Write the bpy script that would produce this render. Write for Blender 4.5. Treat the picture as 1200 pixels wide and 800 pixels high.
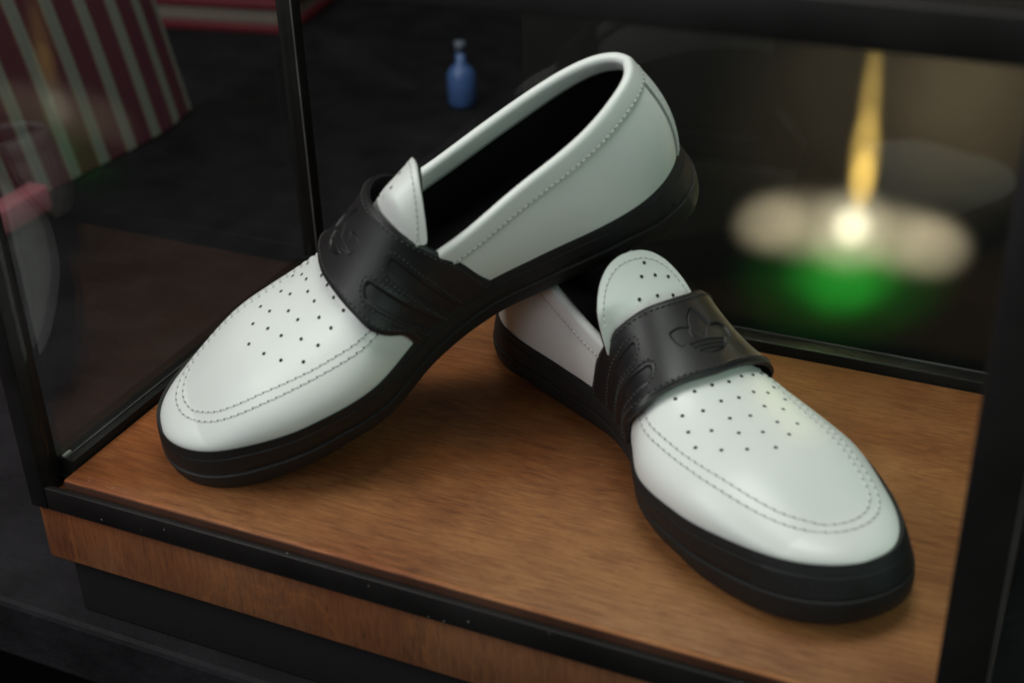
import bpy, math, random
import numpy as np
from mathutils import Matrix, Vector

for o in list(bpy.data.objects): bpy.data.objects.remove(o)
C = bpy.context.scene
COL = C.collection
rng = random.Random(7)

# ------------------------------------------------------------------ camera
CAM = (0.54212, -0.50839, 0.48273, -0.44229, 0.52171, -0.033617, 1637.66)
def cam_axes():
    x, y, z, yaw, p, r, f = CAM
    cy, sy = math.cos(yaw), math.sin(yaw)
    fw = Vector((sy*math.cos(p), cy*math.cos(p), -math.sin(p)))
    rt = Vector((cy, -sy, 0)); up = rt.cross(fw)
    r2 = rt*math.cos(r) + up*math.sin(r); u2 = -rt*math.sin(r) + up*math.cos(r)
    return r2, u2, fw
r2, u2, fw = cam_axes()
cd = bpy.data.cameras.new('camera'); cam = bpy.data.objects.new('camera', cd); COL.objects.link(cam)
cam.matrix_world = Matrix(((r2.x, u2.x, -fw.x, CAM[0]), (r2.y, u2.y, -fw.y, CAM[1]), (r2.z, u2.z, -fw.z, CAM[2]), (0, 0, 0, 1)))
cd.sensor_width = 36.0; cd.lens = CAM[6]*36.0/1200.0
cd.clip_start = 0.02; cd.clip_end = 60
cd.dof.use_dof = True; cd.dof.focus_distance = 0.90; cd.dof.aperture_fstop = 5.2
C.camera = cam

# ------------------------------------------------------------------ light
W = bpy.data.worlds.new('World'); C.world = W; W.use_nodes = True
bg = W.node_tree.nodes['Background']; bg.inputs[0].default_value = (0.55, 0.52, 0.5, 1); bg.inputs[1].default_value = 0.05
def area(name, loc, target, sx, sy, power, col):
    l = bpy.data.lights.new(name, 'AREA'); l.shape = 'RECTANGLE'; l.size = sx; l.size_y = sy; l.energy = power; l.color = col
    o = bpy.data.objects.new(name, l); COL.objects.link(o); o.location = loc
    d = Vector(target) - Vector(loc); o.rotation_euler = d.to_track_quat('-Z', 'Y').to_euler()
    return o
area('window_light', (-0.75, -0.50, 1.15), (0.25, 0.12, 0.05), 0.7, 0.9, 14.5, (1.0, 0.965, 0.95))
area('ceiling_light', (0.30, 0.25, 1.75), (0.27, 0.14, 0.0), 0.8, 0.8, 15.5, (1.0, 0.97, 0.93))
area('shop_light', (1.55, -0.55, 0.75), (0.30, 0.12, 0.08), 0.9, 0.9, 8.0, (0.76, 1.0, 0.87))
area('front_light', (-0.35, -1.20, 0.75), (0.25, 0.15, 0.03), 1.2, 0.9, 8.0, (1.0, 0.93, 1.0))
VS = C.view_settings
C.display_settings.display_device = 'sRGB'
VS.view_transform = 'Standard'; VS.look = 'None'; VS.exposure = 0.0; VS.gamma = 1.0; VS.use_curve_mapping = False
C.cycles.max_bounces = 8; C.cycles.transparent_max_bounces = 16; C.cycles.caustics_reflective = False

# ------------------------------------------------------------------ materials
def new_mat(name):
    m = bpy.data.materials.new(name); m.use_nodes = True
    nt = m.node_tree; return m, nt, nt.nodes['Principled BSDF']
def N(nt, t, **kw):
    n = nt.nodes.new(t)
    for k, v in kw.items():
        if hasattr(n, k): setattr(n, k, v)
    return n
def noise(nt, vec, scale, detail=4, rough=0.55):
    n = nt.nodes.new('ShaderNodeTexNoise'); n.inputs['Scale'].default_value = scale
    n.inputs['Detail'].default_value = detail; n.inputs['Roughness'].default_value = rough
    if vec is not None: nt.links.new(vec, n.inputs['Vector'])
    return n
def ramp(nt, fac, stops):
    r = nt.nodes.new('ShaderNodeValToRGB'); e = r.color_ramp.elements
    while len(e) < len(stops): e.new(0.5)
    for i, (p, c) in enumerate(stops):
        e[i].position = p; e[i].color = (c[0], c[1], c[2], 1) if not isinstance(c, (int, float)) else (c, c, c, 1)
    nt.links.new(fac, r.inputs['Fac']); return r
def mapping(nt, scale=(1, 1, 1), rot=(0, 0, 0), src='Object'):
    tc = nt.nodes.new('ShaderNodeTexCoord'); mp = nt.nodes.new('ShaderNodeMapping')
    mp.inputs['Scale'].default_value = scale; mp.inputs['Rotation'].default_value = rot
    nt.links.new(tc.outputs[src], mp.inputs['Vector']); return mp.outputs['Vector']
def bump(nt, bsdf, h, strength, dist):
    b = nt.nodes.new('ShaderNodeBump'); b.inputs['Strength'].default_value = strength; b.inputs['Distance'].default_value = dist
    nt.links.new(h, b.inputs['Height']); nt.links.new(b.outputs['Normal'], bsdf.inputs['Normal']); return b
def simple(name, col, rough, spec=0.5, coat=0.0, metal=0.0, bscale=0, bstr=0.2, bdist=0.0002, var=0.0):
    m, nt, b = new_mat(name)
    b.inputs['Base Color'].default_value = (*col, 1); b.inputs['Roughness'].default_value = rough
    b.inputs['Specular IOR Level'].default_value = spec; b.inputs['Coat Weight'].default_value = coat; b.inputs['Metallic'].default_value = metal
    b.inputs['Coat Roughness'].default_value = 0.12
    v = mapping(nt)
    if bscale:
        n = noise(nt, v, bscale, 5); bump(nt, b, n.outputs['Fac'], bstr, bdist)
    if var:
        n2 = noise(nt, v, 18, 5)
        r = ramp(nt, n2.outputs['Fac'], [(0.3, [c*(1-var) for c in col]), (0.7, [min(1, c*(1+var)) for c in col])])
        nt.links.new(r.outputs['Color'], b.inputs['Base Color'])
        r3 = ramp(nt, n2.outputs['Fac'], [(0.3, rough*0.85), (0.7, min(1, rough*1.15))])
        nt.links.new(r3.outputs['Color'], b.inputs['Roughness'])
    return m
M = {}
M['white'] = simple('white_leather', (0.82, 0.825, 0.805), 0.40, 0.5, 0.08, bscale=900, bstr=0.10, bdist=0.0001, var=0.02)
M['strap'] = simple('black_leather', (0.0125, 0.0115, 0.0125), 0.43, 0.42, 0.0, bscale=1500, bstr=0.18, bdist=0.0001, var=0.12)
M['rubber'] = simple('black_rubber', (0.0105, 0.0105, 0.0110), 0.62, 0.4, 0.0, bscale=1400, bstr=0.5, bdist=0.0003, var=0.2)
def sole_tex():
    m = M['rubber']; nt = m.node_tree; b = nt.nodes['Principled BSDF']
    v = mapping(nt, (750, 750, 160)); n = noise(nt, v, 1.0, 3, .6); bump(nt, b, n.outputs['Fac'], .75, .0005)
sole_tex()
M['lining'] = simple('black_lining', (0.006, 0.006, 0.006), 0.9, 0.2, bscale=2000, bstr=0.3)
M['thread'] = simple('pale_thread', (0.60, 0.60, 0.59), 0.6, 0.3)
M['dthread'] = simple('black_thread', (0.028, 0.027, 0.027), 0.55, 0.4)
M['hole'] = simple('dark_hole', (0.03, 0.03, 0.03), 0.9, 0.1)
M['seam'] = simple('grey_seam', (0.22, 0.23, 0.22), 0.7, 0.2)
M['metal'] = simple('black_metal', (0.0065, 0.0058, 0.0054), 0.52, 0.28, bscale=700, bstr=0.12, bdist=0.0001, var=0.2)
M['table'] = simple('black_cloth', (0.0125, 0.0120, 0.0135), 0.65, 0.08, bscale=60, bstr=0.5, bdist=0.004, var=0.3)
M['brass'] = simple('brass', (0.62, 0.40, 0.10), 0.28, 0.5, metal=1.0)

def wood(name, grain, base_dark, base_mid, base_light, rough, burl=False, band=None):
    """grain: object axis along which the fibres run"""
    m, nt, b = new_mat(name)
    sc = {'x': (52, 620, 620), 'z': (600, 600, 46)}[grain]
    v = mapping(nt, sc); v0 = mapping(nt, (1, 1, 1))
    warp = noise(nt, v0, 7, 3)
    add = N(nt, 'ShaderNodeVectorMath', operation='MULTIPLY_ADD'); nt.links.new(warp.outputs['Color'], add.inputs[0])
    add.inputs[1].default_value = (5.0, 5.0, 5.0); nt.links.new(v, add.inputs[2])
    fib = noise(nt, add.outputs[0], 1.0, 6, 0.62)
    sc2 = {'x': (3, 26, 26), 'z': (30, 30, 3)}[grain]
    v2 = mapping(nt, sc2, (0, 0, 0.12))
    add2 = N(nt, 'ShaderNodeVectorMath', operation='MULTIPLY_ADD'); nt.links.new(warp.outputs['Color'], add2.inputs[0])
    add2.inputs[1].default_value = (3.0, 3.0, 3.0); nt.links.new(v2, add2.inputs[2])
    broad = noise(nt, add2.outputs[0], 1.0, 4, 0.55)
    cloud = noise(nt, v0, 9, 4)
    mx = N(nt, 'ShaderNodeMath', operation='MULTIPLY_ADD'); nt.links.new(fib.outputs['Fac'], mx.inputs[0]); mx.inputs[1].default_value = 0.62
    m2 = N(nt, 'ShaderNodeMath', operation='MULTIPLY_ADD'); nt.links.new(broad.outputs['Fac'], m2.inputs[0]); m2.inputs[1].default_value = 0.36
    m3 = N(nt, 'ShaderNodeMath', operation='MULTIPLY'); nt.links.new(cloud.outputs['Fac'], m3.inputs[0]); m3.inputs[1].default_value = 0.45
    nt.links.new(m3.outputs[0], m2.inputs[2]); nt.links.new(m2.outputs[0], mx.inputs[2])
    r = ramp(nt, mx.outputs[0], [(0.52, base_dark), (0.71, base_mid), (0.90, base_light)])
    col = r.outputs['Color']
    hue = noise(nt, v0, 5.5, 5, .6); hr = ramp(nt, hue.outputs['Fac'], [(.36, (1.0, .80, .62)), (.52, (1.0, 1.0, 1.0)), (.66, (1.08, 1.12, 1.10))])
    mu = N(nt, 'ShaderNodeMixRGB', blend_type='MULTIPLY'); mu.inputs['Fac'].default_value = 1; nt.links.new(col, mu.inputs['Color1']); nt.links.new(hr.outputs['Color'], mu.inputs['Color2']); col = mu.outputs['Color']
    vp = mapping(nt, {'x': (160, 1500, 1500), 'z': (1500, 1500, 160)}[grain]); po = noise(nt, vp, 1.0, 2, .5); pr = ramp(nt, po.outputs['Fac'], [(.30, .55), (.42, 1.0)])
    mp_ = N(nt, 'ShaderNodeMixRGB', blend_type='MULTIPLY'); mp_.inputs['Fac'].default_value = .8; nt.links.new(col, mp_.inputs['Color1']); nt.links.new(pr.outputs['Color'], mp_.inputs['Color2']); col = mp_.outputs['Color']
    if burl:   # thin wandering growth line of the veneer
        w = nt.nodes.new('ShaderNodeTexNoise'); w.inputs['Scale'].default_value = 7; w.inputs['Detail'].default_value = 5
        nt.links.new(v0, w.inputs['Vector'])
        rr = ramp(nt, w.outputs['Fac'], [(0.462, 0.0), (0.47, 0.20), (0.478, 0.0)])
        mc = N(nt, 'ShaderNodeMixRGB'); nt.links.new(rr.outputs['Color'], mc.inputs['Fac']); nt.links.new(col, mc.inputs['Color1'])
        mc.inputs['Color2'].default_value = (0.36, 0.13, 0.03, 1); col = mc.outputs['Color']
    nt.links.new(col, b.inputs['Base Color'])
    rq = ramp(nt, fib.outputs['Fac'], [(0.3, rough*1.15), (0.7, rough*0.9)]); nt.links.new(rq.outputs['Color'], b.inputs['Roughness'])
    b.inputs['Specular IOR Level'].default_value = 0.35
    bump(nt, b, fib.outputs['Fac'], 0.25, 0.0003)
    return m
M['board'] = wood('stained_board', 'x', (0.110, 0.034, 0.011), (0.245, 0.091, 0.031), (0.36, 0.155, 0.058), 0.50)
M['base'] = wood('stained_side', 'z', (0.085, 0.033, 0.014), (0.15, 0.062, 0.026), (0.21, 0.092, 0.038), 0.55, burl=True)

def glass_mat(refl):
    m = bpy.data.materials.new('pane_glass'); m.use_nodes = True; nt = m.node_tree; nt.nodes.clear()
    out = nt.nodes.new('ShaderNodeOutputMaterial'); mix = nt.nodes.new('ShaderNodeMixShader')
    tr = nt.nodes.new('ShaderNodeBsdfTransparent'); tr.inputs[0].default_value = (0.955, 0.975, 0.965, 1)
    gl = nt.nodes.new('ShaderNodeBsdfGlossy'); gl.inputs['Roughness'].default_value = 0.0
    lw = nt.nodes.new('ShaderNodeLayerWeight'); lw.inputs['Blend'].default_value = 0.5
    pw = N(nt, 'ShaderNodeMath', operation='POWER'); nt.links.new(lw.outputs['Facing'], pw.inputs[0]); pw.inputs[1].default_value = 5
    ma = N(nt, 'ShaderNodeMath', operation='MULTIPLY_ADD'); nt.links.new(pw.outputs[0], ma.inputs[0]); ma.inputs[1].default_value = 0.96; ma.inputs[2].default_value = refl
    nt.links.new(ma.outputs[0], mix.inputs[0]); nt.links.new(tr.outputs[0], mix.inputs[1]); nt.links.new(gl.outputs[0], mix.inputs[2])
    nt.links.new(mix.outputs[0], out.inputs[0]); return m
M['glass'] = glass_mat(.024); M['side_glass'] = glass_mat(.036)
def emit(name, col, s):
    m, nt, b = new_mat(name); b.inputs['Base Color'].default_value = (*col, 1)
    b.inputs['Emission Color'].default_value = (*col, 1); b.inputs['Emission Strength'].default_value = s; return m

# ------------------------------------------------------------------ mesh helpers
def tag(o, label=None, cat=None, group=None, kind=None):
    if label: o['label'] = label
    if cat: o['category'] = cat
    if group: o['group'] = group
    if kind: o['kind'] = kind
    return o
def mk(name, V, F, mat, parent=None, mirror=False, smooth=True, sharp=None, kind=None):
    V = np.asarray(V, float).reshape(-1, 3).copy()
    if mirror: V[:, 1] *= -1; F = [tuple(reversed(f)) for f in F]
    me = bpy.data.meshes.new(name); me.from_pydata(V.tolist(), [], [tuple(int(i) for i in f) for f in F]); me.update()
    if smooth:
        me.polygons.foreach_set('use_smooth', [True]*len(me.polygons))
        if sharp: me.set_sharp_from_angle(angle=math.radians(sharp))
    me.materials.append(mat)
    o = bpy.data.objects.new(name, me); COL.objects.link(o)
    if parent is not None: o.parent = parent
    if kind: o['kind'] = kind
    return o
def empty(name, loc=(0, 0, 0), rot=(0, 0, 0)):
    o = bpy.data.objects.new(name, None); COL.objects.link(o); o.location = loc; o.rotation_euler = rot; o.empty_display_size = 0.02; return o
def grid_faces(n, m, off=0, closed_n=False, closed_m=False):
    F = []
    for i in range(n if closed_n else n-1):
        for j in range(m if closed_m else m-1):
            a = i*m+j; b = i*m+(j+1) % m; c = ((i+1) % n)*m+(j+1) % m; d = ((i+1) % n)*m+j
            F.append((a+off, b+off, c+off, d+off))
    return F
def box(x0, x1, y0, y1, z0, z1, bev=0.0):
    """box with chamfered vertical and horizontal edges: (V, F)"""
    b = bev
    if b <= 0:
        V = [(x, y, z) for z in (z0, z1) for y in (y0, y1) for x in (x0, x1)]
        return V, [(0, 2, 3, 1), (4, 5, 7, 6), (0, 1, 5, 4), (2, 6, 7, 3), (0, 4, 6, 2), (1, 3, 7, 5)]
    import bmesh
    bm = bmesh.new(); bmesh.ops.create_cube(bm, size=1)
    for v in bm.verts: v.co = Vector(((x0+x1)/2+v.co.x*(x1-x0), (y0+y1)/2+v.co.y*(y1-y0), (z0+z1)/2+v.co.z*(z1-z0)))
    bmesh.ops.bevel(bm, geom=list(bm.edges), offset=b, segments=2, profile=0.5, affect='EDGES')
    bm.verts.index_update()
    V = [tuple(v.co) for v in bm.verts]; F = [tuple(v.index for v in f.verts) for f in bm.faces]; bm.free(); return V, F
def lathe(prof, n=48, cx=0, cy=0):
    V = []
    for r, z in prof:
        for k in range(n):
            a = 2*math.pi*k/n; V.append((cx+r*math.cos(a), cy+r*math.sin(a), z))
    return V, [tuple(reversed(f)) for f in grid_faces(len(prof), n, closed_m=True)]

# ------------------------------------------------------------------ shoe shape
SP = dict(med=[-0.03532, -0.04018, -0.03372, -0.02879, -0.03616, -0.05552, -0.05802, -0.05277, -0.04966, -0.04283],
          lat=[0.03372, 0.03555, 0.03715, 0.04124, 0.04645, 0.05974, 0.05927, 0.05184, 0.04742, 0.04025],
          toe=(0.34441, 0.00599, 2.27289), heel=(-0.00237, -0.00082, 2.425),
          zf=[0.03511, 0.03509, 0.03177, 0.03667, 0.03837], H=[0.09402, 0.06624, 0.03875, 0.02709, 0.01455],
          n=2.16377, pk=-0.00541, flare=(-0.00809, 0.003, 0.00928, 0.00381), spring=0.00956,
          tz=[0.10124, 0.09299, 0.08807, 0.07656, 0.07581], tin=[0.01099, 0.00722, -0.00079, -0.00483, 0.00373],
          tlat=[0.01286, 0.00655, 0.00699, 0.00322, 0.00423], th=0.00294)
KX = [.0, .05, .10, .14, .18, .22, .26, .30, .33, .36]
def hermite(xs, ys, x):
    xs = np.asarray(xs, float); ys = np.asarray(ys, float); x = np.clip(x, xs[0], xs[-1])
    d = np.diff(ys)/np.diff(xs); m = np.zeros(len(xs)); m[0] = d[0]; m[-1] = d[-1]
    for i in range(1, len(xs)-1):
        h0 = xs[i]-xs[i-1]; h1 = xs[i+1]-xs[i]; m[i] = (d[i-1]*h1+d[i]*h0)/(h0+h1)
    i = np.clip(np.searchsorted(xs, x, side='right')-1, 0, len(xs)-2)
    h = xs[i+1]-xs[i]; t = (x-xs[i])/h
    return (2*t**3-3*t**2+1)*ys[i]+(t**3-2*t**2+t)*h*m[i]+(-2*t**3+3*t**2)*ys[i+1]+(t**3-t**2)*h*m[i+1]
def sides(x):
    x = np.asarray(x, float); m = hermite(KX, SP['med'], x); l = hermite(KX, SP['lat'], x)
    tx, ty, tn = SP['toe']; hx, hy, hn = SP['heel']
    a = np.clip((x-(tx-.085))/.085, 0, 1); ft = (1-a**tn)**(1/tn)
    b = np.clip(((hx+.045)-x)/.045, 0, 1); fh = (1-b**hn)**(1/hn)
    m = ty+(m-ty)*ft; l = ty+(l-ty)*ft
    return hy+(m-hy)*fh, hy+(l-hy)*fh
def zfeather(x): return hermite([.02, .1, .2, .28, .335], SP['zf'], np.asarray(x, float))
def zbot(x): return SP['spring']*np.clip((np.asarray(x, float)-.25)/.10, 0, 2)**2
def vamp(x, th, off=0.0):
    x = np.asarray(x, float); th = np.asarray(th, float)
    m, l = sides(x); n = SP['n']
    H = hermite([.13, .17, .22, .28, .32], SP['H'], x)
    a = np.clip((x-(SP['toe'][0]-.075))/.075, 0, 1); H = H*np.maximum(0, 1-a**2.4)**(1/2.1)
    c = -np.cos(th); s = np.sin(th)
    cy = np.sign(c)*np.abs(c)**(2/n); sz = np.abs(s)**(2/n)
    y = (m+l)/2+(l-m)/2*cy+SP['pk']*sz+off*c
    z = zfeather(x)+H*sz+off*s
    return np.stack(np.broadcast_arrays(x+0*y, y, z), -1)
def vamp_at(x, y):
    """theta of the dome surface above the plan point (x, y)"""
    t = np.linspace(0.02, math.pi-0.02, 700); p = vamp(x, t)
    return t[np.abs(p[:, 1]-y).argmin()]
def vamp_normal(x, th, off=0.0):
    e = 1e-4
    a = vamp(x+e, th, off)-vamp(x-e, th, off); b = vamp(x, th+1e-3, off)-vamp(x, th-1e-3, off)
    n = np.cross(a, b); n = n/np.linalg.norm(n, axis=-1, keepdims=True)
    return np.where((n[..., 2:3] < -0.3), -n, n)
def under_dome(P, margin, xa, xb_):
    """press points that lie under the strap down inside the dome of the instep"""
    P = np.array(P, float); sh = P.shape; P = P.reshape(-1, 3); x = P[:, 0]; w = np.clip((x-xa)/(xb_-xa), 0, 1); w = w*w*(3-2*w)
    m, l = sides(x); hw = (l-m)/2; yc = (m+l)/2; H = hermite([.13, .17, .22, .28, .32], SP['H'], x); n = SP['n']
    sz = np.zeros_like(x)
    for _ in range(4):
        cy = np.clip((P[:, 1]-yc-SP['pk']*sz)/np.maximum(hw, 1e-6), -.985, .985); sz = (1-np.abs(cy)**n)**(1/n)
    y2 = np.clip(P[:, 1], m+.004, l-.004); z2 = np.minimum(P[:, 2], zfeather(x)+H*sz-margin)
    P[:, 1] += (y2-P[:, 1])*w; P[:, 2] += (z2-P[:, 2])*w
    return P.reshape(sh)
def feather(N):
    t = np.linspace(0, math.pi, N); x0 = SP['heel'][0]; x1 = SP['toe'][0]
    x = x0+(x1-x0)*(1-np.cos(t))/2; m, l = sides(x)
    A = np.stack([x, m, zfeather(x)], 1); B = np.stack([x, l, zfeather(x)], 1)[::-1]
    loop = np.concatenate([A, B[1:-1]])
    tg = np.roll(loop, -1, 0)-np.roll(loop, 1, 0)
    nn = np.stack([tg[:, 1], -tg[:, 0], 0*tg[:, 0]], 1); nn /= np.maximum(np.linalg.norm(nn, axis=1, keepdims=True), 1e-9)
    if ((loop[:, :2]-loop[:, :2].mean(0))*nn[:, :2]).sum() < 0: nn = -nn
    fl = SP['flare']; xx = loop[:, 0]
    wt = np.clip((xx-.25)/.09, 0, 1)**1.5; wh = np.clip((.05-xx)/.04, 0, 1)
    # medial -> lateral blend so the bottom edge has no step at the tips
    base = np.where(loop[:, 1] < 0, fl[0], fl[1])
    o = base*(1-wt)*(1-wh)+fl[2]*wt+fl[3]*wh
    bot = loop+nn*o[:, None]; bot[:, 2] = zbot(bot[:, 0])
    return loop, bot, nn
XB = ([0, 5, 16, 30, 48, 68, 86, 101, 122, 150, 175, 180], [.131, .1344, .1400, .149, .1586, .165, .168, .167, .160, .147, .135, .131])
XF = ([0, 6, 14, 22, 36, 55, 75, 95, 105, 125, 150, 180], [.1865, .1868, .1890, .1945, .2020, .2068, .2105, .2125, .2112, .2075, .200, .188])
def strap_off(th): return .0035+.004*np.minimum(1, 2.2*np.sin(th))
PERF = [(.2111, 65.4), (.2129, 78.5), (.2133, 89.3), (.2142, 98.8), (.212, 109.2), (.2111, 119.1), (.2084, 129.9),
        (.2223, 64.5), (.2259, 76.7), (.2245, 88.4), (.2259, 97.4), (.2241, 108.3), (.2259, 117.3), (.2205, 127.2),
        (.2335, 61.4), (.2407, 72.6), (.238, 85.7), (.2412, 94.7), (.2367, 106.5), (.2416, 115.9), (.2320, 125.5),
        (.2452, 57.7), (.2564, 67.7), (.2506, 83.0), (.2564, 92.5), (.2519, 104.2), (.2564, 114.5), (.2640, 79.0), (.2640, 103.3), (.2703, 91.1)]
STITCH = [(.197, -.0450), (.2075, -.0458), (.219, -.0473), (.23, -.0479), (.25, -.0472), (.2622, -.0463), (.2766, -.0439), (.286, -.0411), (.2972, -.0368), (.3107, -.0287),
          (.3188, -.02), (.3246, -.0116), (.3277, -.0015), (.3278, .0075), (.3245, .019), (.3170, .0295), (.3050, .0350), (.29, .0378), (.2748, .039), (.25, .041), (.225, .0425), (.2, .043)]
def smooth_curve(pts, n):
    p = np.asarray(pts, float); d = np.r_[0, np.cumsum(np.linalg.norm(np.diff(p, axis=0), axis=1))]
    s = np.linspace(0, d[-1], n); return np.stack([hermite(d, p[:, k], s) for k in range(p.shape[1])], 1)
def resample(P, Nn, step):
    d = np.r_[0, np.cumsum(np.linalg.norm(np.diff(P, axis=0), axis=1))]
    n = max(2, int(round(d[-1]/step))); s = (np.arange(n)+0.5)*d[-1]/n
    f = lambda A: np.stack([np.interp(s, d, A[:, k]) for k in range(3)], 1)
    p = f(P); t = f(P+0); e = step*0.2
    g = lambda q: np.stack([np.interp(np.clip(q, 0, d[-1]), d, P[:, k]) for k in range(3)], 1)
    t = g(s+e)-g(s-e); t /= np.maximum(np.linalg.norm(t, axis=1, keepdims=True), 1e-9)
    nn = f(Nn); nn /= np.linalg.norm(nn, axis=1, keepdims=True); return p, t, nn
def stitches(P, Nn, step, length, width, height, lift=0.0, slant=0.0):
    """a row of small rounded thread stitches lying on a surface"""
    p, t, n = resample(P, Nn, step); b = np.cross(n, t); V = []; F = []
    t = t+slant*b; t /= np.linalg.norm(t, axis=1, keepdims=True); b = np.cross(n, t)
    for q, u, w, v in zip(p, t, b, n):
        k = len(V)
        for s, sc, hh in ((-.5, .35, -.15), (-.28, 1, 1), (.28, 1, 1), (.5, .35, -.15)):
            c = q+u*s*length+v*lift
            for cw, ch in ((-.5, -.25), (-.3, .8), (.3, .8), (.5, -.25)):
                V.append(c+w*cw*width*sc+v*(ch*height if hh > 0 else -.2*height))
        for i in range(3):
            for j in range(3): a = k+i*4+j; F.append((a, a+4, a+5, a+1))
    return V, F
def discs(P, Nn, r, lift, n=8):
    V = []; F = []
    for q, v in zip(P, Nn):
        a = np.cross(v, [0.3, 0.2, 1.0] if abs(v[2]) < .9 else [1., 0, 0]); a /= np.linalg.norm(a); b = np.cross(v, a); k = len(V)
        V.append(q+v*lift*0.4)
        for j in range(n): V.append(q+v*lift+r*(a*math.cos(2*math.pi*j/n)+b*math.sin(2*math.pi*j/n)))
        for j in range(n): F.append((k, k+1+j, k+1+(j+1) % n))
    return V, F
def sheet(Pt, Nt, thick):
    """closed slab from a grid of points (n,m,3) with normals"""
    n, m = Pt.shape[:2]; V = np.concatenate([Pt.reshape(-1, 3), (Pt-Nt*thick).reshape(-1, 3)]); K = n*m
    F = grid_faces(n, m); F += [tuple(reversed([i+K for i in f])) for f in grid_faces(n, m)]
    ring = [(0, j) for j in range(m)]+[(i, m-1) for i in range(1, n)]+[(n-1, j) for j in range(m-2, -1, -1)]+[(i, 0) for i in range(n-2, 0, -1)]
    idx = [i*m+j for i, j in ring]
    for a, b in zip(idx, idx[1:]+idx[:1]): F.append((b, a, a+K, b+K))
    return V, F
def grid_normals(Pt):
    a = np.gradient(Pt, axis=0); b = np.gradient(Pt, axis=1); n = np.cross(a, b)
    return n/np.maximum(np.linalg.norm(n, axis=-1, keepdims=True), 1e-12)

def sstep(e0, e1, v):
    t = np.clip((v-e0)/(e1-e0), 0, 1); return t*t*(3-2*t)
def trefoil_depth(p, q):
    """debossed three leaf emblem: p across, q up, metres; 0 flat .. 1 sunk"""
    def leaf(cx, cy, ang, L, Wd):
        u = (p-cx)*math.cos(ang)+(q-cy)*math.sin(ang); v = -(p-cx)*math.sin(ang)+(q-cy)*math.cos(ang)
        R = (L*L/4+Wd*Wd/4)/Wd; d = R-Wd/2           # lens of two arcs, u along the leaf
        return np.maximum(np.hypot(u, v-d)-R, np.hypot(u, v+d)-R)
    e = .00035
    c = leaf(0, .0022, math.pi/2, .0225, .0122); a = leaf(-.0083, -.0012, math.radians(180-37), .0200, .0104); b = leaf(.0083, -.0012, math.radians(37), .0200, .0104)
    disc = np.hypot(p, q+.0030)-.0088
    low = np.maximum(disc, q-.001)
    body = np.minimum(np.minimum(a, b), np.minimum(c, low))
    body = np.where(q < -.004, np.maximum(body, disc), body)
    # raised veins where leaves meet, and the three bars
    vein = np.minimum(np.where(q > -.001, np.minimum(np.abs(c), 1), 1), np.where(q > -.0035, np.minimum(np.abs(a), np.abs(b)), 1))
    inside = 1-sstep(-e, e, body)
    ridge = 1-sstep(.00025, .0006, vein)
    bars = np.zeros_like(p)
    for k in range(3):
        cq = -.0036-.0024*k-.010*p*p*10
        bars = np.maximum(bars, 1-sstep(.0004, .0008, np.abs(q-cq)))
    bars = bars*(np.hypot(p, q+.003) < .0125)
    line = 1-sstep(.00015, .0007, np.abs(body))
    d = inside*(1-.75*bars)*.7+line*.6
    return d*(1-.3*ridge*inside)

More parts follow.
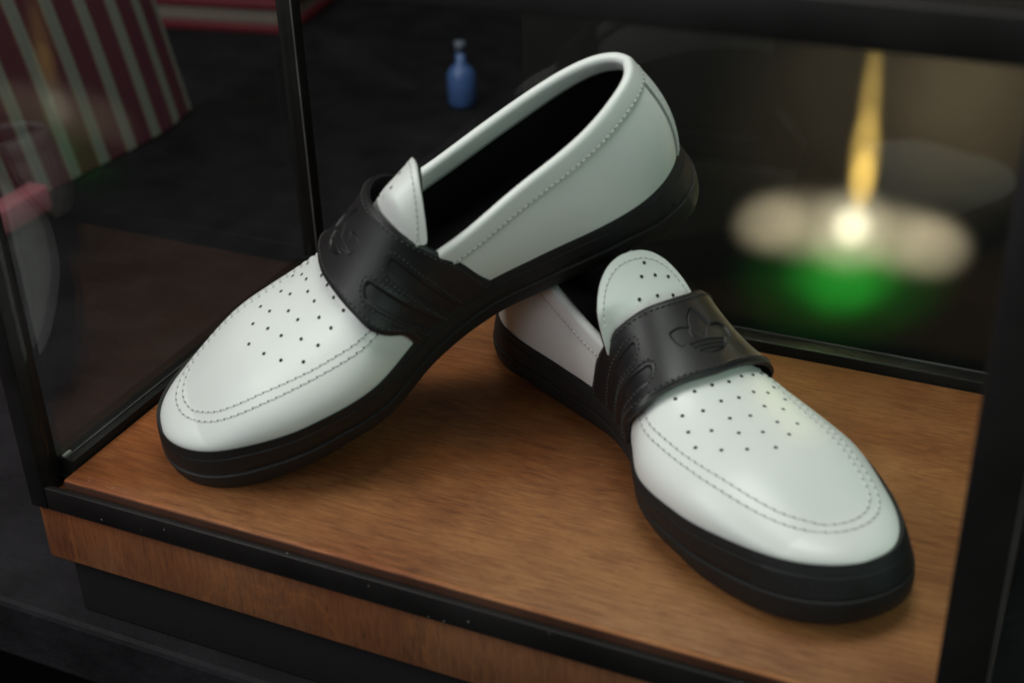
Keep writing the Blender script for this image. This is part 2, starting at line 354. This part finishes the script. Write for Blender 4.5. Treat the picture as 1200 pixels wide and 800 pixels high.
def make_shoe(pose, mirror, label):
    root = empty('loafer_shoe', pose[:3], (pose[5], pose[4], pose[3])); tag(root, label, 'shoe', 'pair of white loafers in the display case')
    k = dict(parent=root, mirror=mirror)
    # ---- sole: cup sole with a groove, lofted from the bottom edge to the lip
    loop, bot, nn = feather(150); n = len(loop); rings = []
    cen = np.array([.17, 0.0, 0.0])
    top = loop+nn*.0020; top[:, 2] += .0016
    def lerp(t, out=0.0):
        r = bot*(1-t)+top*t; return r+nn*(out+.0022*math.sin(math.pi*min(1, t*1.05)))
    b0 = bot-nn*.014; b0[:, 2] = zbot(b0[:, 0])+.0006
    b1 = bot-nn*.0022; b1[:, 2] = bot[:, 2]
    rings = [b0, b1, lerp(.03, -.0004), lerp(.10, .0003), lerp(.25, .0008), lerp(.40, .0009), lerp(.455, .0008), lerp(.475, -.0006), lerp(.495, -.0006), lerp(.515, .0002), lerp(.66, .0002), lerp(.82, .0002), lerp(.850, .0002), lerp(.862, -.0005), lerp(.878, -.0005), lerp(.890, .0002), lerp(.96)]
    t1 = loop+nn*.0011; t1[:, 2] += .0026; t2 = loop-nn*.0010; t2[:, 2] += .0016; t3 = loop-nn*.0045; t3[:, 2] -= .004
    rings += [t1, t2, t3]
    V = np.concatenate(rings); F = grid_faces(len(rings), n, closed_m=True)
    V = np.concatenate([V, [[.17, 0, .001]]]); F += [(len(V)-1, i, (i+1) % n) for i in range(n)] and [((i+1) % n, i, len(V)-1) for i in range(n)]
    mk('sole', V, F, M['rubber'], sharp=50, **k)
    # ---- vamp
    nv, nt = 130, 121; th = np.linspace(0, math.pi, nt); tip = SP['toe'][0]-1e-5
    deg = np.degrees(th); x0 = .45*np.interp(deg, *XB)+.55*np.interp(deg, *XF)
    v = np.sin(np.linspace(0, math.pi/2, nv))[:, None]; X = x0[None]+(tip-x0[None])*v
    G = vamp(X, th[None]+0*X)
    lo = G[:, :1].copy(); lo[..., 2] -= .005; hi = G[:, -1:].copy(); hi[..., 2] -= .005
    G = np.concatenate([lo, G, hi], 1)
    mk('vamp', G, [tuple(reversed(f)) for f in grid_faces(*G.shape[:2])] if False else grid_faces(*G.shape[:2]), M['white'], **k)
    # apron stitching, two rows
    SV = []; SF = []; HV = []; HF = []
    cur = smooth_curve(STITCH, 260)
    tg = np.gradient(cur, axis=0); ln = np.stack([-tg[:, 1], tg[:, 0]], 1); ln /= np.linalg.norm(ln, axis=1, keepdims=True)
    for d in (0.0, .0052):
        c = cur+ln*d
        ths = np.array([math.radians(np.interp(a, [.19, .2075, .2156, .2281, .2425, .2564, .27], [27, 32.3, 36.5, 41, 42.3, 43.2, 44.6])+d*1250) if (b < 0 and a < .2564) else vamp_at(a, b) for a, b in c]); ths = np.convolve(np.pad(ths, 12, mode='edge'), np.ones(25)/25, 'valid'); P = np.array([vamp(a, t) for (a, _), t in zip(c, ths)]); Nn = np.array([vamp_normal(a, t) for (a, _), t in zip(c, ths)])
        a, f = stitches(P, Nn, .0052, .0041, .00095, .0006, slant=.22); f = [tuple(i+len(SV) for i in q) for q in f]; SV += list(a); SF += f
        p, t, m2 = resample(P, Nn, .0052); a, f = discs(p+t*.0026, m2, .00058, .00025, 7); f = [tuple(i+len(HV) for i in q) for q in f]; HV += list(a); HF += f
    # perforations
    P = np.array([vamp(a, math.radians(b)) for a, b in PERF]); Nn = np.array([vamp_normal(a, math.radians(b)) for a, b in PERF])
    a, f = discs(P, Nn, .00115, .00020, 10); mk('perforation', a, f, M['hole'], kind='stuff', **k)
    # ---- quarter: from the feather line up to the topline, around the heel
    nq, mq = 90, 15; t = np.linspace(0, math.pi/2, nq); xe = .180
    def U(x_min, fn):
        x = xe-(xe-x_min)*np.sin(t); return x, fn(x)
    xt, _ = U(SP['th'], lambda x: x); zt = hermite([.02, .06, .10, .14, .18], SP['tz'], xt); ms, ls = sides(np.maximum(xt, .05))
    b = np.clip((SP['th']+.05-xt)/.05, 0, 1); f2 = (1-b**2.1)**(1/2.1)
    im = hermite([.02, .06, .10, .14, .18], SP['tin'], xt); il = hermite([.02, .06, .10, .14, .18], SP['tlat'], xt)
    tM = np.stack([xt, (ms+im)*f2, zt], 1); tL = np.stack([xt, (ls-il)*f2, zt], 1)
    xf_, _ = U(SP['heel'][0], lambda x: x); m_, l_ = sides(xf_)
    fM = np.stack([xf_, m_, zfeather(xf_)], 1); fL = np.stack([xf_, l_, zfeather(xf_)], 1)
    def soften(A):
        for _ in range(60): A[1:-1] = A[1:-1]*.5+(A[:-2]+A[2:])*.25
        return A
    tM = soften(tM); tL = soften(tL)
    tM = under_dome(tM, .0050, .150, .168); tL = under_dome(tL, .0050, .146, .166)
    T = np.concatenate([tM, tL[::-1][1:]]); Fe = np.concatenate([fM, fL[::-1][1:]]); nU = len(T)
    tg = np.gradient(Fe+T, axis=0); out = np.stack([-tg[:, 1], tg[:, 0], 0*tg[:, 0]], 1); out /= np.linalg.norm(out, axis=1, keepdims=True)
    if (out[nq//2, 1] > 0): out = -out
    s = np.linspace(-.06, 1, mq)[None, :, None]
    heelw = np.exp(-((Fe[:, 0]+.002)/.035)**2)
    bul = ((.0030+.0035*heelw)*(1-sstep(.125, .165, Fe[:, 0])))[:, None, None]
    def quarter(off=0.0, s=s): return Fe[:, None]*(1-s)+T[:, None]*s+out[:, None]*(bul*np.sin(math.pi*np.clip(s, 0, 1)**.85)+off)
    Q = quarter(); qf = grid_faces(*Q.shape[:2])
    mk('quarter', Q, [tuple(reversed(f)) for f in qf], M['white'], **k)
    # ---- lining and insole
    sl = np.linspace(0.02, .985, 10)[None, :, None]
    L_ = Fe[:, None]*(1-sl)+T[:, None]*sl+out[:, None]*(bul*np.sin(math.pi*sl**.85)-.0030)
    mk('lining', L_, grid_faces(*L_.shape[:2]), M['lining'], **k)
    xi = np.linspace(.004, .30, 60); mi, li = sides(xi)
    I = np.stack([np.stack([xi, mi+.0035, zfeather(xi)+.004], 1), np.stack([xi, (mi+li)/2, zfeather(xi)+.003], 1), np.stack([xi, li-.0035, zfeather(xi)+.004], 1)], 1)
    mk('insole', I, [tuple(reversed(f)) for f in grid_faces(*I.shape[:2])], M['lining'], **k)
    # ---- rolled collar along the topline
    Qs = quarter(s=np.array([.86, 1.0])[None, :, None]); dn = Qs[:, 0]-Qs[:, 1]; dn /= np.linalg.norm(dn, axis=1, keepdims=True)
    tt = np.gradient(T, axis=0); tt /= np.linalg.norm(tt, axis=1, keepdims=True)
    no = np.cross(tt, dn); sg = np.sign((no*out).sum(1)); no = no*sg[:, None]; no /= np.linalg.norm(no, axis=1, keepdims=True)
    prof = [(.0128, -.0002), (.0127, .0009), (.0120, .0013), (.0070, .0016), (.0034, .0019)]
    cr = .0031
    for a in np.linspace(0, math.pi, 11): prof.append((.0018-cr*math.sin(a), -.0012+cr*math.cos(a)))
    prof += [(.0045, -.0044), (.0095, -.0046), (.0128, -.0044), (.0132, -.0030)]
    dd = np.array(prof)
    fade = 1.0
    K = T[:, None]+dn[:, None]*dd[None, :, :1]*fade+no[:, None]*dd[None, :, 1:]
    mk('collar', K, [tuple(reversed(f)) for f in grid_faces(*K.shape[:2])] , M['white'], **k)
    rowP = T+dn*.0108+no*.0015
    a, f = stitches(rowP, no, .0037, .0028, .0007, .00045, slant=.1); f = [tuple(i+len(SV) for i in q) for q in f]; SV += list(a); SF += f
    p, t_, m2 = resample(rowP, no, .0037); a, f = discs(p+t_*.00185, m2, .00042, .0001, 6); f = [tuple(i+len(HV) for i in q) for q in f]; HV += list(a); HF += f
    # ---- strip over the back seam
    arc = np.r_[0, np.cumsum(np.linalg.norm(np.diff(Fe*.5+T*.5, axis=0), axis=1))]; mid = arc[nq-1]
    hs = [i for i in range(nU) if abs(arc[i]-mid) < .019]
    ss = np.linspace(.04, .90, 16)
    pts = []
    for sv in ss:
        wd = .0105+.0075*(1-sv)**1.2
        row = []
        for u in np.linspace(-1, 1, 13):
            ii = np.interp(mid+u*wd, arc, np.arange(nU)); i0 = int(np.clip(ii, 0, nU-2)); fr = ii-i0
            q = quarter(.0013, np.array([sv])[None, :, None])[:, 0]; row.append(q[i0]*(1-fr)+q[i0+1]*fr)
        pts.append(row)
    pts = np.array(pts); gn = grid_normals(pts)
    if gn[8, 6, 0] > 0: gn = -gn; 
    a, f = sheet(pts, gn, .0016)
    strip = mk('heel_strip', a, f, M['white'], sharp=40, **k)
    for col_ in (0, -1):
        pass
    e1 = pts[:, 0]; e2 = pts[:, -1]
    for ed, s_ in ((e1, 1), (e2, -1)):
        ins = (pts[:, 1] if s_ > 0 else pts[:, -2])
        a, f = stitches(ins+gn[:, 0]*.0001, gn[:, 0], .0035, .0026, .0007, .0004); f = [tuple(i+len(SV) for i in q) for q in f]; SV += list(a); SF += f
    # seam shadow cord beside the strip
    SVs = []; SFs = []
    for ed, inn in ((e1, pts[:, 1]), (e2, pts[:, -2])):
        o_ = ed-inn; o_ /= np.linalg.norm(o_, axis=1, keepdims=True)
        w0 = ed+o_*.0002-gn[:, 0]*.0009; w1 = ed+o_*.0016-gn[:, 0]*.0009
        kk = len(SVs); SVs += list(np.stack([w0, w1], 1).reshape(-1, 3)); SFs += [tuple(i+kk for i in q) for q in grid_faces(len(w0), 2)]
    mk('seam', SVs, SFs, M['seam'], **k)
    # ---- tongue
    def tongue_pt(d, y):
        if mirror:
            z = .1198-.4364*d+2.225*d*d-6.86*y*y-.4365*y-1110*np.abs(y)**3; return .1338+d, z
        z = hermite([0, .0175, .035, .052, .075], [.1245, .1045, .0840, .0740, .0700], d)
        return .1356+d, z-6.7*y*y
    nd, ny = 48, 31
    hw, ex, y0 = (.0343, 2.15, -.0035) if mirror else (.0344, 2.45, -.0085)
    a_ = np.linspace(0, 1, nd); D = .075*a_**1.6
    wfull = np.where(D < .034, hw*np.maximum(0.0, 1-np.abs(1-D/.034)**ex)**(1/ex), hw-.013*sstep(.034, .056, D))-(.010*sstep(.016, .030, D)*(D < .2) if mirror else .009*sstep(.020, .036, D))
    u = np.linspace(-1, 1, ny); TP = np.zeros((nd, ny, 3))
    for i in range(nd):
        y = wfull[i]*u; x, z = tongue_pt(np.full(ny, D[i]), y); TP[i] = np.stack([x, y+y0, z], 1)
    TP = under_dome(TP, .0035, .153 if mirror else .150, .170 if mirror else .166)
    TN = grid_normals(TP); TN[0] = TN[1]
    if TN[nd//2, ny//2, 2] < 0: TN = -TN
    a, f = sheet(TP, TN, .0014); tong = mk('tongue', a, f, M['white'], sharp=50, **k)
    a, f = sheet(TP-TN*.0016, TN, .0022); mk('tongue_lining', a, f, M['lining'], sharp=50, **k)
    bd = []; bn = []
    hi_ = hw-.0033; g = np.linspace(0, math.pi, 70)
    dq = .0033+.0307*(1-np.abs(np.sin(g))**(2/ex)); yq = -hi_*np.sign(np.cos(g))*np.abs(np.cos(g))**(2/ex)
    for d_, y in zip(dq, yq):
        x, z = tongue_pt(d_, y); i = int(np.abs(D-d_).argmin()); j = int(round((y/max(wfull[i], 1e-6)+1)/2*(ny-1)))
        bd.append([float(x), y+y0, float(z)]); bn.append(TN[i, min(max(j, 1), ny-2)])
    bd = np.array(bd); bn = np.array(bn); okb = bd[:, 0] < .158; bd = bd[okb]; bn = bn[okb]
    keep = np.r_[True, np.linalg.norm(np.diff(bd, axis=0), axis=1) > 1e-5]; bd = bd[keep]; bn = bn[keep]
    a, f = stitches(bd, bn, .0036, .0027, .0007, .0004); f = [tuple(i+len(SV) for i in q) for q in f]; SV += list(a); SF += f
    p, t_, m2 = resample(bd, bn, .0036); a, f = discs(p+t_*.0018, m2, .00042, .00015, 6); f = [tuple(i+len(HV) for i in q) for q in f]; HV += list(a); HF += f
    pp = []; pn = []
    for d_, yy in ((.0055, .0065), (.0105, .0015), (.0110, .0105), (.0120, .0190), (.0185, -.0050), (.0190, .0070), (.0195, .0175), (.0265, .0005), (.0265, .0125)):
        x, z = tongue_pt(d_, yy); i = int(np.abs(D-d_).argmin()); j = int(round((yy/wfull[i]+1)/2*(ny-1))); pp.append([float(x), yy+y0, float(z)]); pn.append(TN[i, min(j, ny-1)])
    a, f = discs(np.array(pp), np.array(pn), .00115, .0002, 10); mk('perforation', a, f, M['hole'], kind='stuff', **{**k, 'parent': tong})
    mk('stitching', SV, SF, M['thread'], kind='stuff', **k)
    mk('stitch_hole', HV, HF, M['hole'], kind='stuff', **k)
    # ---- strap across the instep with debossed emblem and two stitched slots
    na, nb = 420, 140
    th = np.linspace(math.radians(.5), math.pi-math.radians(.5), na)
    p0 = vamp(.18+0*th, th); arc = np.r_[0, np.cumsum(np.linalg.norm(np.diff(p0, axis=0), axis=1))]
    ths = np.interp(np.linspace(0, arc[-1], na), arc, th); dg = np.degrees(ths); arc = np.linspace(0, arc[-1], na)
    xb = hermite(XB[0], XB[1], dg); xf = hermite(XF[0], XF[1], dg); w = np.linspace(0, 1, nb)
    X = xb[:, None]*(1-w)+xf[:, None]*w; TH = ths[:, None]+0*X; OFF = strap_off(TH)
    base = vamp(X, TH, OFF); gn = grid_normals(base)
    if gn[na//2, nb//2, 2] < 0: gn = -gn
    ac0 = np.interp(97.5, dg, arc)
    dep = .0016*trefoil_depth((arc[:, None]-ac0)+0*X, (.1893-X))
    A_ = arc[:, None]+0*X
    slots = []
    for (xt_, dt_, xb_, db_) in ((.1745, 46.5, .1560, 4.0), (.1925, 52.5, .1690, 4.0)):
        a1 = np.interp(dt_, dg, arc); a2 = np.interp(db_, dg, arc)-.01
        pa = A_-a1; pb = X-xt_; vx, vy = a2-a1, xb_-xt_; L2 = vx*vx+vy*vy
        tq = np.clip((pa*vx+pb*vy)/L2, 0, 1); dist = np.hypot(pa-tq*vx, pb-tq*vy)
        dep = np.maximum(dep, .0013*(1-sstep(.0030, .0037, dist))); dep = dep-.0004*np.exp(-((dist-.0046)/.0007)**2)
        slots.append((a1, a2, xt_, xb_))
    # soft rolled edges
    dep = dep+.0010*np.exp(-(w[None]*.05/.0012)**2)+.0010*np.exp(-((1-w[None])*.04/.0012)**2)
    SPt = base-gn*dep[..., None]
    a, f = sheet(SPt, gn, .0024)
    strap = mk('strap', a, f, M['strap'], sharp=60, **k)
    EV = []; EF = []
    def add_row(P, Nn, step=.0036, ln=.0026):
        a, f = stitches(P, Nn, step, ln, .0010, .0009, .0001); f = [tuple(i+len(EV) for i in q) for q in f]; EV.extend(list(a)); EF.extend(f)
    for wi in (.062, .938):
        j = int(round(wi*(nb-1))); add_row(SPt[:, j], gn[:, j])
    for a1, a2, xt_, xb_ in slots:
        vx, vy = a2-a1, xb_-xt_; L = math.hypot(vx, vy); vx /= L; vy /= L
        loop_ = [(a1+vx*s_-vy*.0062*sd, xt_+vy*s_+vx*.0062*sd) for sd in (1,) for s_ in np.linspace(L*.9, 0, 30)]
        loop_ += [(a1-vx*.0062*math.sin(g)-vy*.0062*math.cos(g), xt_-vy*.0062*math.sin(g)+vx*.0062*math.cos(g)) for g in np.linspace(0, math.pi, 14)[1:-1]]
        loop_ += [(a1+vx*s_+vy*.0062, xt_+vy*s_-vx*.0062) for s_ in np.linspace(0, L*.9, 30)]
        Pp = []; Nn = []
        for aa, xx in loop_:
            i = int(np.clip(round(np.interp(aa, arc, np.arange(na))), 0, na-1)); j = int(np.clip(round((xx-xb[i])/(xf[i]-xb[i])*(nb-1)), 0, nb-1)); Pp.append(SPt[i, j]); Nn.append(gn[i, j])
        Pp = np.array(Pp); Nn = np.array(Nn); kp = np.r_[True, np.linalg.norm(np.diff(Pp, axis=0), axis=1) > 1e-6]
        add_row(Pp[kp], Nn[kp], .0030, .0019)
    mk('stitching', EV, EF, M['dthread'], kind='stuff', **{**k, 'parent': strap})
    return root
make_shoe([0.19251, 0.26244, 0.0, -0.64535, 0.0, 0.0], False, 'white loafer standing flat on the wooden board, heel under the other shoe')
make_shoe([0.30169, 0.24825, 0.14117, -2.44905, 0.43695, -0.23393], True, 'white loafer tilted toe down with its raised heel propped on the other shoe')

# ------------------------------------------------------------------ display case
case = empty('display_case', (0.25, 0.15, -0.06)); tag(case, 'black framed glass display case on a stained wooden base around the two shoes', 'display case')
CO = Vector((0.25, 0.15, -0.06))
def cpart(name, b, mat, bev=0.0008, **kw):
    V, F = box(*b, bev); V = np.array(V)-np.array(CO)
    return mk(name, V, F, mat, case, smooth=bev > 0, sharp=60, **kw)
XR = .510
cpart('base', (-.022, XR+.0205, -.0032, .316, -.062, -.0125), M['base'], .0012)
cpart('floor_board', (0.0005, XR+.004, 0.0, .2995, -.012, 0.0), M['board'], .0005)
ZT = .316; ZU = .335
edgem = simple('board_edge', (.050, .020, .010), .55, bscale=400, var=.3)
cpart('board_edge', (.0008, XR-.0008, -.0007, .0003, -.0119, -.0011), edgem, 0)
# bottom rails
cpart('rail', (-.0105, XR-.0005, -.0065, -.0025, -.0205, -.0045), M['metal'], .0004)
cpart('rail', (-.0222, -.0008, .0118, .2985, -.0121, .0058), M['metal'], .0006)
cpart('rail', (-.0020, XR, .3005, .3125, -.0121, .0075), M['metal'], .0006)
cpart('rail', (XR+.0045, XR+.0215, .0118, .2985, -.0121, .0058), M['metal'], .0006)
# posts
cpart('post', (-.0235, -.0110, -.0070, .0100, -.0205, ZT), M['metal'], .0008)
cpart('post', (XR, XR+.0215, -.0070, .0100, -.0205, ZT), M['metal'], .0008)
cpart('post', (-.0150, -.0026, .2992, .3120, .0080, ZT), M['metal'], .0008)
cpart('post', (XR+.004, XR+.0180, .2992, .3120, .0080, ZT), M['metal'], .0008)
# top rails
cpart('rail', (-.0235, XR+.0215, -.0070, .0060, ZT+.0005, ZU), M['metal'], .0012)
cpart('rail', (-.0235, XR+.0215, .2995, .3125, ZT+.0005, ZU), M['metal'], .0012)
cpart('rail', (-.0235, -.0100, .0065, .2990, ZT+.0005, ZU), M['metal'], .0012)
cpart('rail', (XR+.0080, XR+.0215, .0065, .2990, ZT+.0005, ZU), M['metal'], .0012)
# thin pale strips paint highlights and bright lines along post, rail and pane edges
highlightm = simple('edge_highlight', (.085, .082, .078), .5, bscale=300, bstr=.6, bdist=.0006, var=.5)
cpart('highlight_strip', (-.0024, -.0014, .2982, .2991, .0080, ZT), highlightm, 0)
cpart('highlight_strip', (-.0070, -.0062, .0120, .2980, .0059, .0068), highlightm, 0)
cpart('highlight_strip', (-.0010, XR, .3126, .3134, .0060, .0084), highlightm, 0)
cpart('highlight_strip', (XR+.0216, XR+.0224, -.0060, -.0040, .0, ZT), highlightm, 0)
# panes
cpart('glass_pane', (-.0110, -.0072, .0105, .2985, .0062, ZT-.001), M['side_glass'], 0)
cpart('glass_pane', (-.0020, XR+.0035, .3135, .3175, -.004, ZT-.001), M['glass'], 0)
cpart('glass_pane', (XR+.0160, XR+.0200, .0105, .2985, .0062, ZT-.001), M['glass'], 0)
cpart('glass_pane', (-.0095, XR+.0205, .0065, .2990, ZU-.006, ZU-.002), M['glass'], 0)
cpart('glass_pane', (-.0108, XR-.0002, .0015, .0045, .0012, ZT-.001), M['glass'], 0)

# dust and a chip of paint
DV = []; DN = []
for _ in range(24):
    u_ = rng.random()
    if u_ < .35: DV.append((rng.uniform(0, XR), -.0066, rng.uniform(-.019, -.0055))); DN.append((0, -1, 0))
    elif u_ < .85: DV.append((rng.uniform(.01, XR-.01), rng.uniform(.005, .29), .0001)); DN.append((0, 0, 1))
    else: DV.append((rng.uniform(0, XR), rng.uniform(-.006, -.0032), -.0044)); DN.append((0, 0, 1))
V = []; F = []
for p_, n_ in zip(DV, DN):
    a_, f_ = discs(np.array([p_]), np.array([n_], float), rng.uniform(.00015, .00045), .0001, 5); F += [tuple(i+len(V) for i in q) for q in f_]; V += list(a_)
mk('dust', np.array(V)-np.array(CO), F, simple('dust', (.35, .33, .31), .9), case, kind='stuff')
V, F = box(-.0100, -.0078, .0125, .0190, .0060, .0074, .0003)
mk('paint_chip', np.array(V)-np.array(CO), F, simple('bare_metal', (.42, .40, .36), .5), case)

# ------------------------------------------------------------------ what the case stands on and what lies behind it
TZ = -.106
V, F = box(-.010, XR+.012, 0.002, .300, TZ+.0005, -.0625, .002)
tag(mk('plinth', V, F, M['lining'], sharp=60), 'low black plinth under the wooden base of the display case', 'plinth')
V, F = box(-3.0, 3.2, -.012, 3.6, TZ-.05, TZ, .004)
tag(mk('table_surface', V, F, M['table'], smooth=False), 'wide black covered table under everything', kind='structure')
V, F = box(-6, 6, -6, 6, -.95, -.9, 0)
tag(mk('floor', V, F, simple('dark_floor', (.006, .006, .006), .7, .15), smooth=False), 'dark room floor', kind='structure')

# striped cloth hanging upright beside the case
def striped():
    m, nt, b = new_mat('striped_cloth')
    tc = nt.nodes.new('ShaderNodeTexCoord'); sp = nt.nodes.new('ShaderNodeSeparateXYZ'); nt.links.new(tc.outputs['UV'], sp.inputs[0])
    fr = N(nt, 'ShaderNodeMath', operation='FRACT'); nt.links.new(sp.outputs['X'], fr.inputs[0])
    r = nt.nodes.new('ShaderNodeValToRGB'); r.color_ramp.interpolation = 'LINEAR'
    st = [(0, (.125, .032, .050)), (.58, (.125, .032, .050)), (.60, (.33, .25, .17)), (.655, (.23, .235, .21)), (.76, (.29, .29, .25)), (.79, (.12, .13, .13)), (.82, (.29, .29, .25)), (.92, (.23, .235, .21)), (.955, (.33, .25, .17)), (.97, (.085, .016, .026))]
    e = r.color_ramp.elements
    while len(e) < len(st): e.new(.5)
    for i, (p, c) in enumerate(st): e[i].position = p; e[i].color = (*c, 1)
    nt.links.new(fr.outputs[0], r.inputs['Fac']); nt.links.new(r.outputs['Color'], b.inputs['Base Color'])
    b.inputs['Roughness'].default_value = .5
    return m
SX = -.478
yy = np.linspace(.05, 1.0, 60); zz = np.linspace(0, .46, 30)
Pt = np.zeros((60, 30, 3))
for i, s in enumerate(np.linspace(0, 1, 60)):
    for j, z in enumerate(zz):
        y = .10+s*.685-.23*z-.20*max(0, z-.1)**2
        Pt[i, j] = (SX-.05*max(0, s-.9)**1.2*4+.006*math.sin(9*s+3*z), y, TZ+.003+z)
Nn = grid_normals(Pt)
if Nn[30, 15, 0] < 0: Nn = -Nn
V, F = sheet(Pt, Nn, .012)
cl = mk('striped_cloth', V, F, striped(), sharp=60)
uv = cl.data.uv_layers.new(name='UVMap')
for lp in cl.data.loops:
    i = (lp.vertex_index % (60*30))//30
    uv.data[lp.index].uv = (np.linspace(0, 1, 60)[i]*15.5+.30, 0)
tag(cl, 'maroon cloth with pale grey stripes hanging beyond the left glass pane', 'cloth')
V, F = box(SX+.004, SX+.030, .02, .49, TZ+.001, TZ+.030, .004)
tag(mk('pink_box', V, F, simple('pink_card', (.42, .12, .15), .5), sharp=60), 'flat pink box at the foot of the striped cloth', 'box')

# red book
bk = empty('red_book', (-.70, 1.05, TZ), (0, 0, math.radians(9)))
tag(bk, 'red hardcover book with cream page edges lying at the back left', 'book')
redm = simple('red_cover', (.13, .013, .020), .4); crm = simple('page_edge', (.19, .155, .125), .7)
for nm, bx, mt in (('cover', (-.30, .17, 0, .30, .001, .012), redm), ('pages', (-.295, .165, .006, .295, .0125, .034), crm), ('cover', (-.30, .17, 0, .30, .0345, .046), redm)):
    V, F = box(*bx, .001); mk(nm, V, F, mt, bk, sharp=60)

# blue bottle
bt = empty('blue_bottle', (-.187, .915, TZ)); tag(bt, 'small blue bottle standing on the dark table behind the glass', 'bottle')
V, F = lathe([(0, 0), (.015, 0), (.017, .004), (.017, .038), (.013, .046), (.006, .052), (.0055, .066), (0, .066)], 32)
mk('body', V, F, simple('blue_glass', (.055, .115, .29), .4, coat=.1), bt)
V, F = lathe([(0, .0665), (.0065, .0665), (.0065, .078), (0, .079)], 24); mk('cap', V, F, simple('grey_cap', (.10, .12, .16), .5), bt)

# added dark panel; unseen added spots on it imitate a lamp reflected in glass
m, nt, b = new_mat('glow_catch_panel'); v = mapping(nt); n1 = noise(nt, v, 14, 5, .6); n2 = noise(nt, v, 45, 4, .6)
r_ = ramp(nt, n1.outputs['Fac'], [(.30, (.0125, .0115, .0105)), (.70, (.0185, .0168, .0150))]); nt.links.new(r_.outputs['Color'], b.inputs['Base Color'])
b.inputs['Roughness'].default_value = .6; b.inputs['Specular IOR Level'].default_value = .2; bump(nt, b, n2.outputs['Fac'], .12, .004)
V, F = box(.10, .95, .460, .474, TZ+.001, .62, .002)
tag(mk('glow_catch_panel', V, F, m, sharp=60), 'added dark brown panel behind the back pane carrying an imitated golden and green glow', 'panel')
def spot(src, px, pz, rad, lum, col, blend=1.0, soft=.012, sx=1.0, sy=1.0):
    tgt = Vector((px, .459, pz)); d = tgt-Vector(src); L = d.length
    l = bpy.data.lights.new('glow_spot', 'SPOT'); l.spot_size = max(math.radians(1.0), 2*math.atan(rad/L)); l.spot_blend = blend
    l.energy = lum*4*math.pi*L*L*math.pi/.0155; l.color = col; l.shadow_soft_size = soft
    o = bpy.data.objects.new('glow_spot', l); COL.objects.link(o); o.location = src; o.rotation_euler = d.to_track_quat('-Z', 'Y').to_euler(); o.scale = (sx, sy, 1)
S0 = (.455, .030, .323)  # unseen lamps added behind the front top rail to imitate the glow
WARM = (1.0, .80, .58); GOLD = (1.0, .62, .16)
for px_, pz_, rd_, lm_, sx_, sy_ in ((.308, .021, .030, .34, 1.1, .85), (.330, .024, .040, .22, 1.3, .75), (.370, .022, .050, .26, 1.6, .60), (.412, .021, .038, .26, 1.3, .72), (.430, .021, .030, .26, 1.1, .85)):
    spot(S0, px_, pz_, rd_, lm_, WARM, 1.0, .006, sx_, sy_)
spot(S0, .369, .027, .018, 1.3, (1, .90, .72), 1.0, .006); spot(S0, .368, .025, .034, .40, (1, .86, .66), 1.0, .008)
for pz_, rd_, lm_, sx_, sy_ in ((.066, .020, .75, .62, 1.3), (.085, .030, .45, .48, 1.3), (.110, .050, .20, .22, 1.2), (.130, .060, .11, .16, 1.2)):
    spot(S0, .3735, pz_, rd_, lm_, GOLD, 1.0, .003, sx_, sy_)
for px_, pz_, rd_, lm_, sx_, sy_ in ((.366, -.015, .040, .20, 1.3, .75), (.366, -.023, .028, .15, 1.2, .9), (.367, -.018, .070, .06, 1.3, .7)):
    spot(S0, px_, pz_, rd_, lm_, (.04, 1, .08), 1.0, .009, sx_, sy_)
spot(S0, .445, .135, .075, .060, (1, .70, .42), 1.0, .02); spot(S0, .37, .11, .12, .030, (1, .72, .46), 1.0, .02)
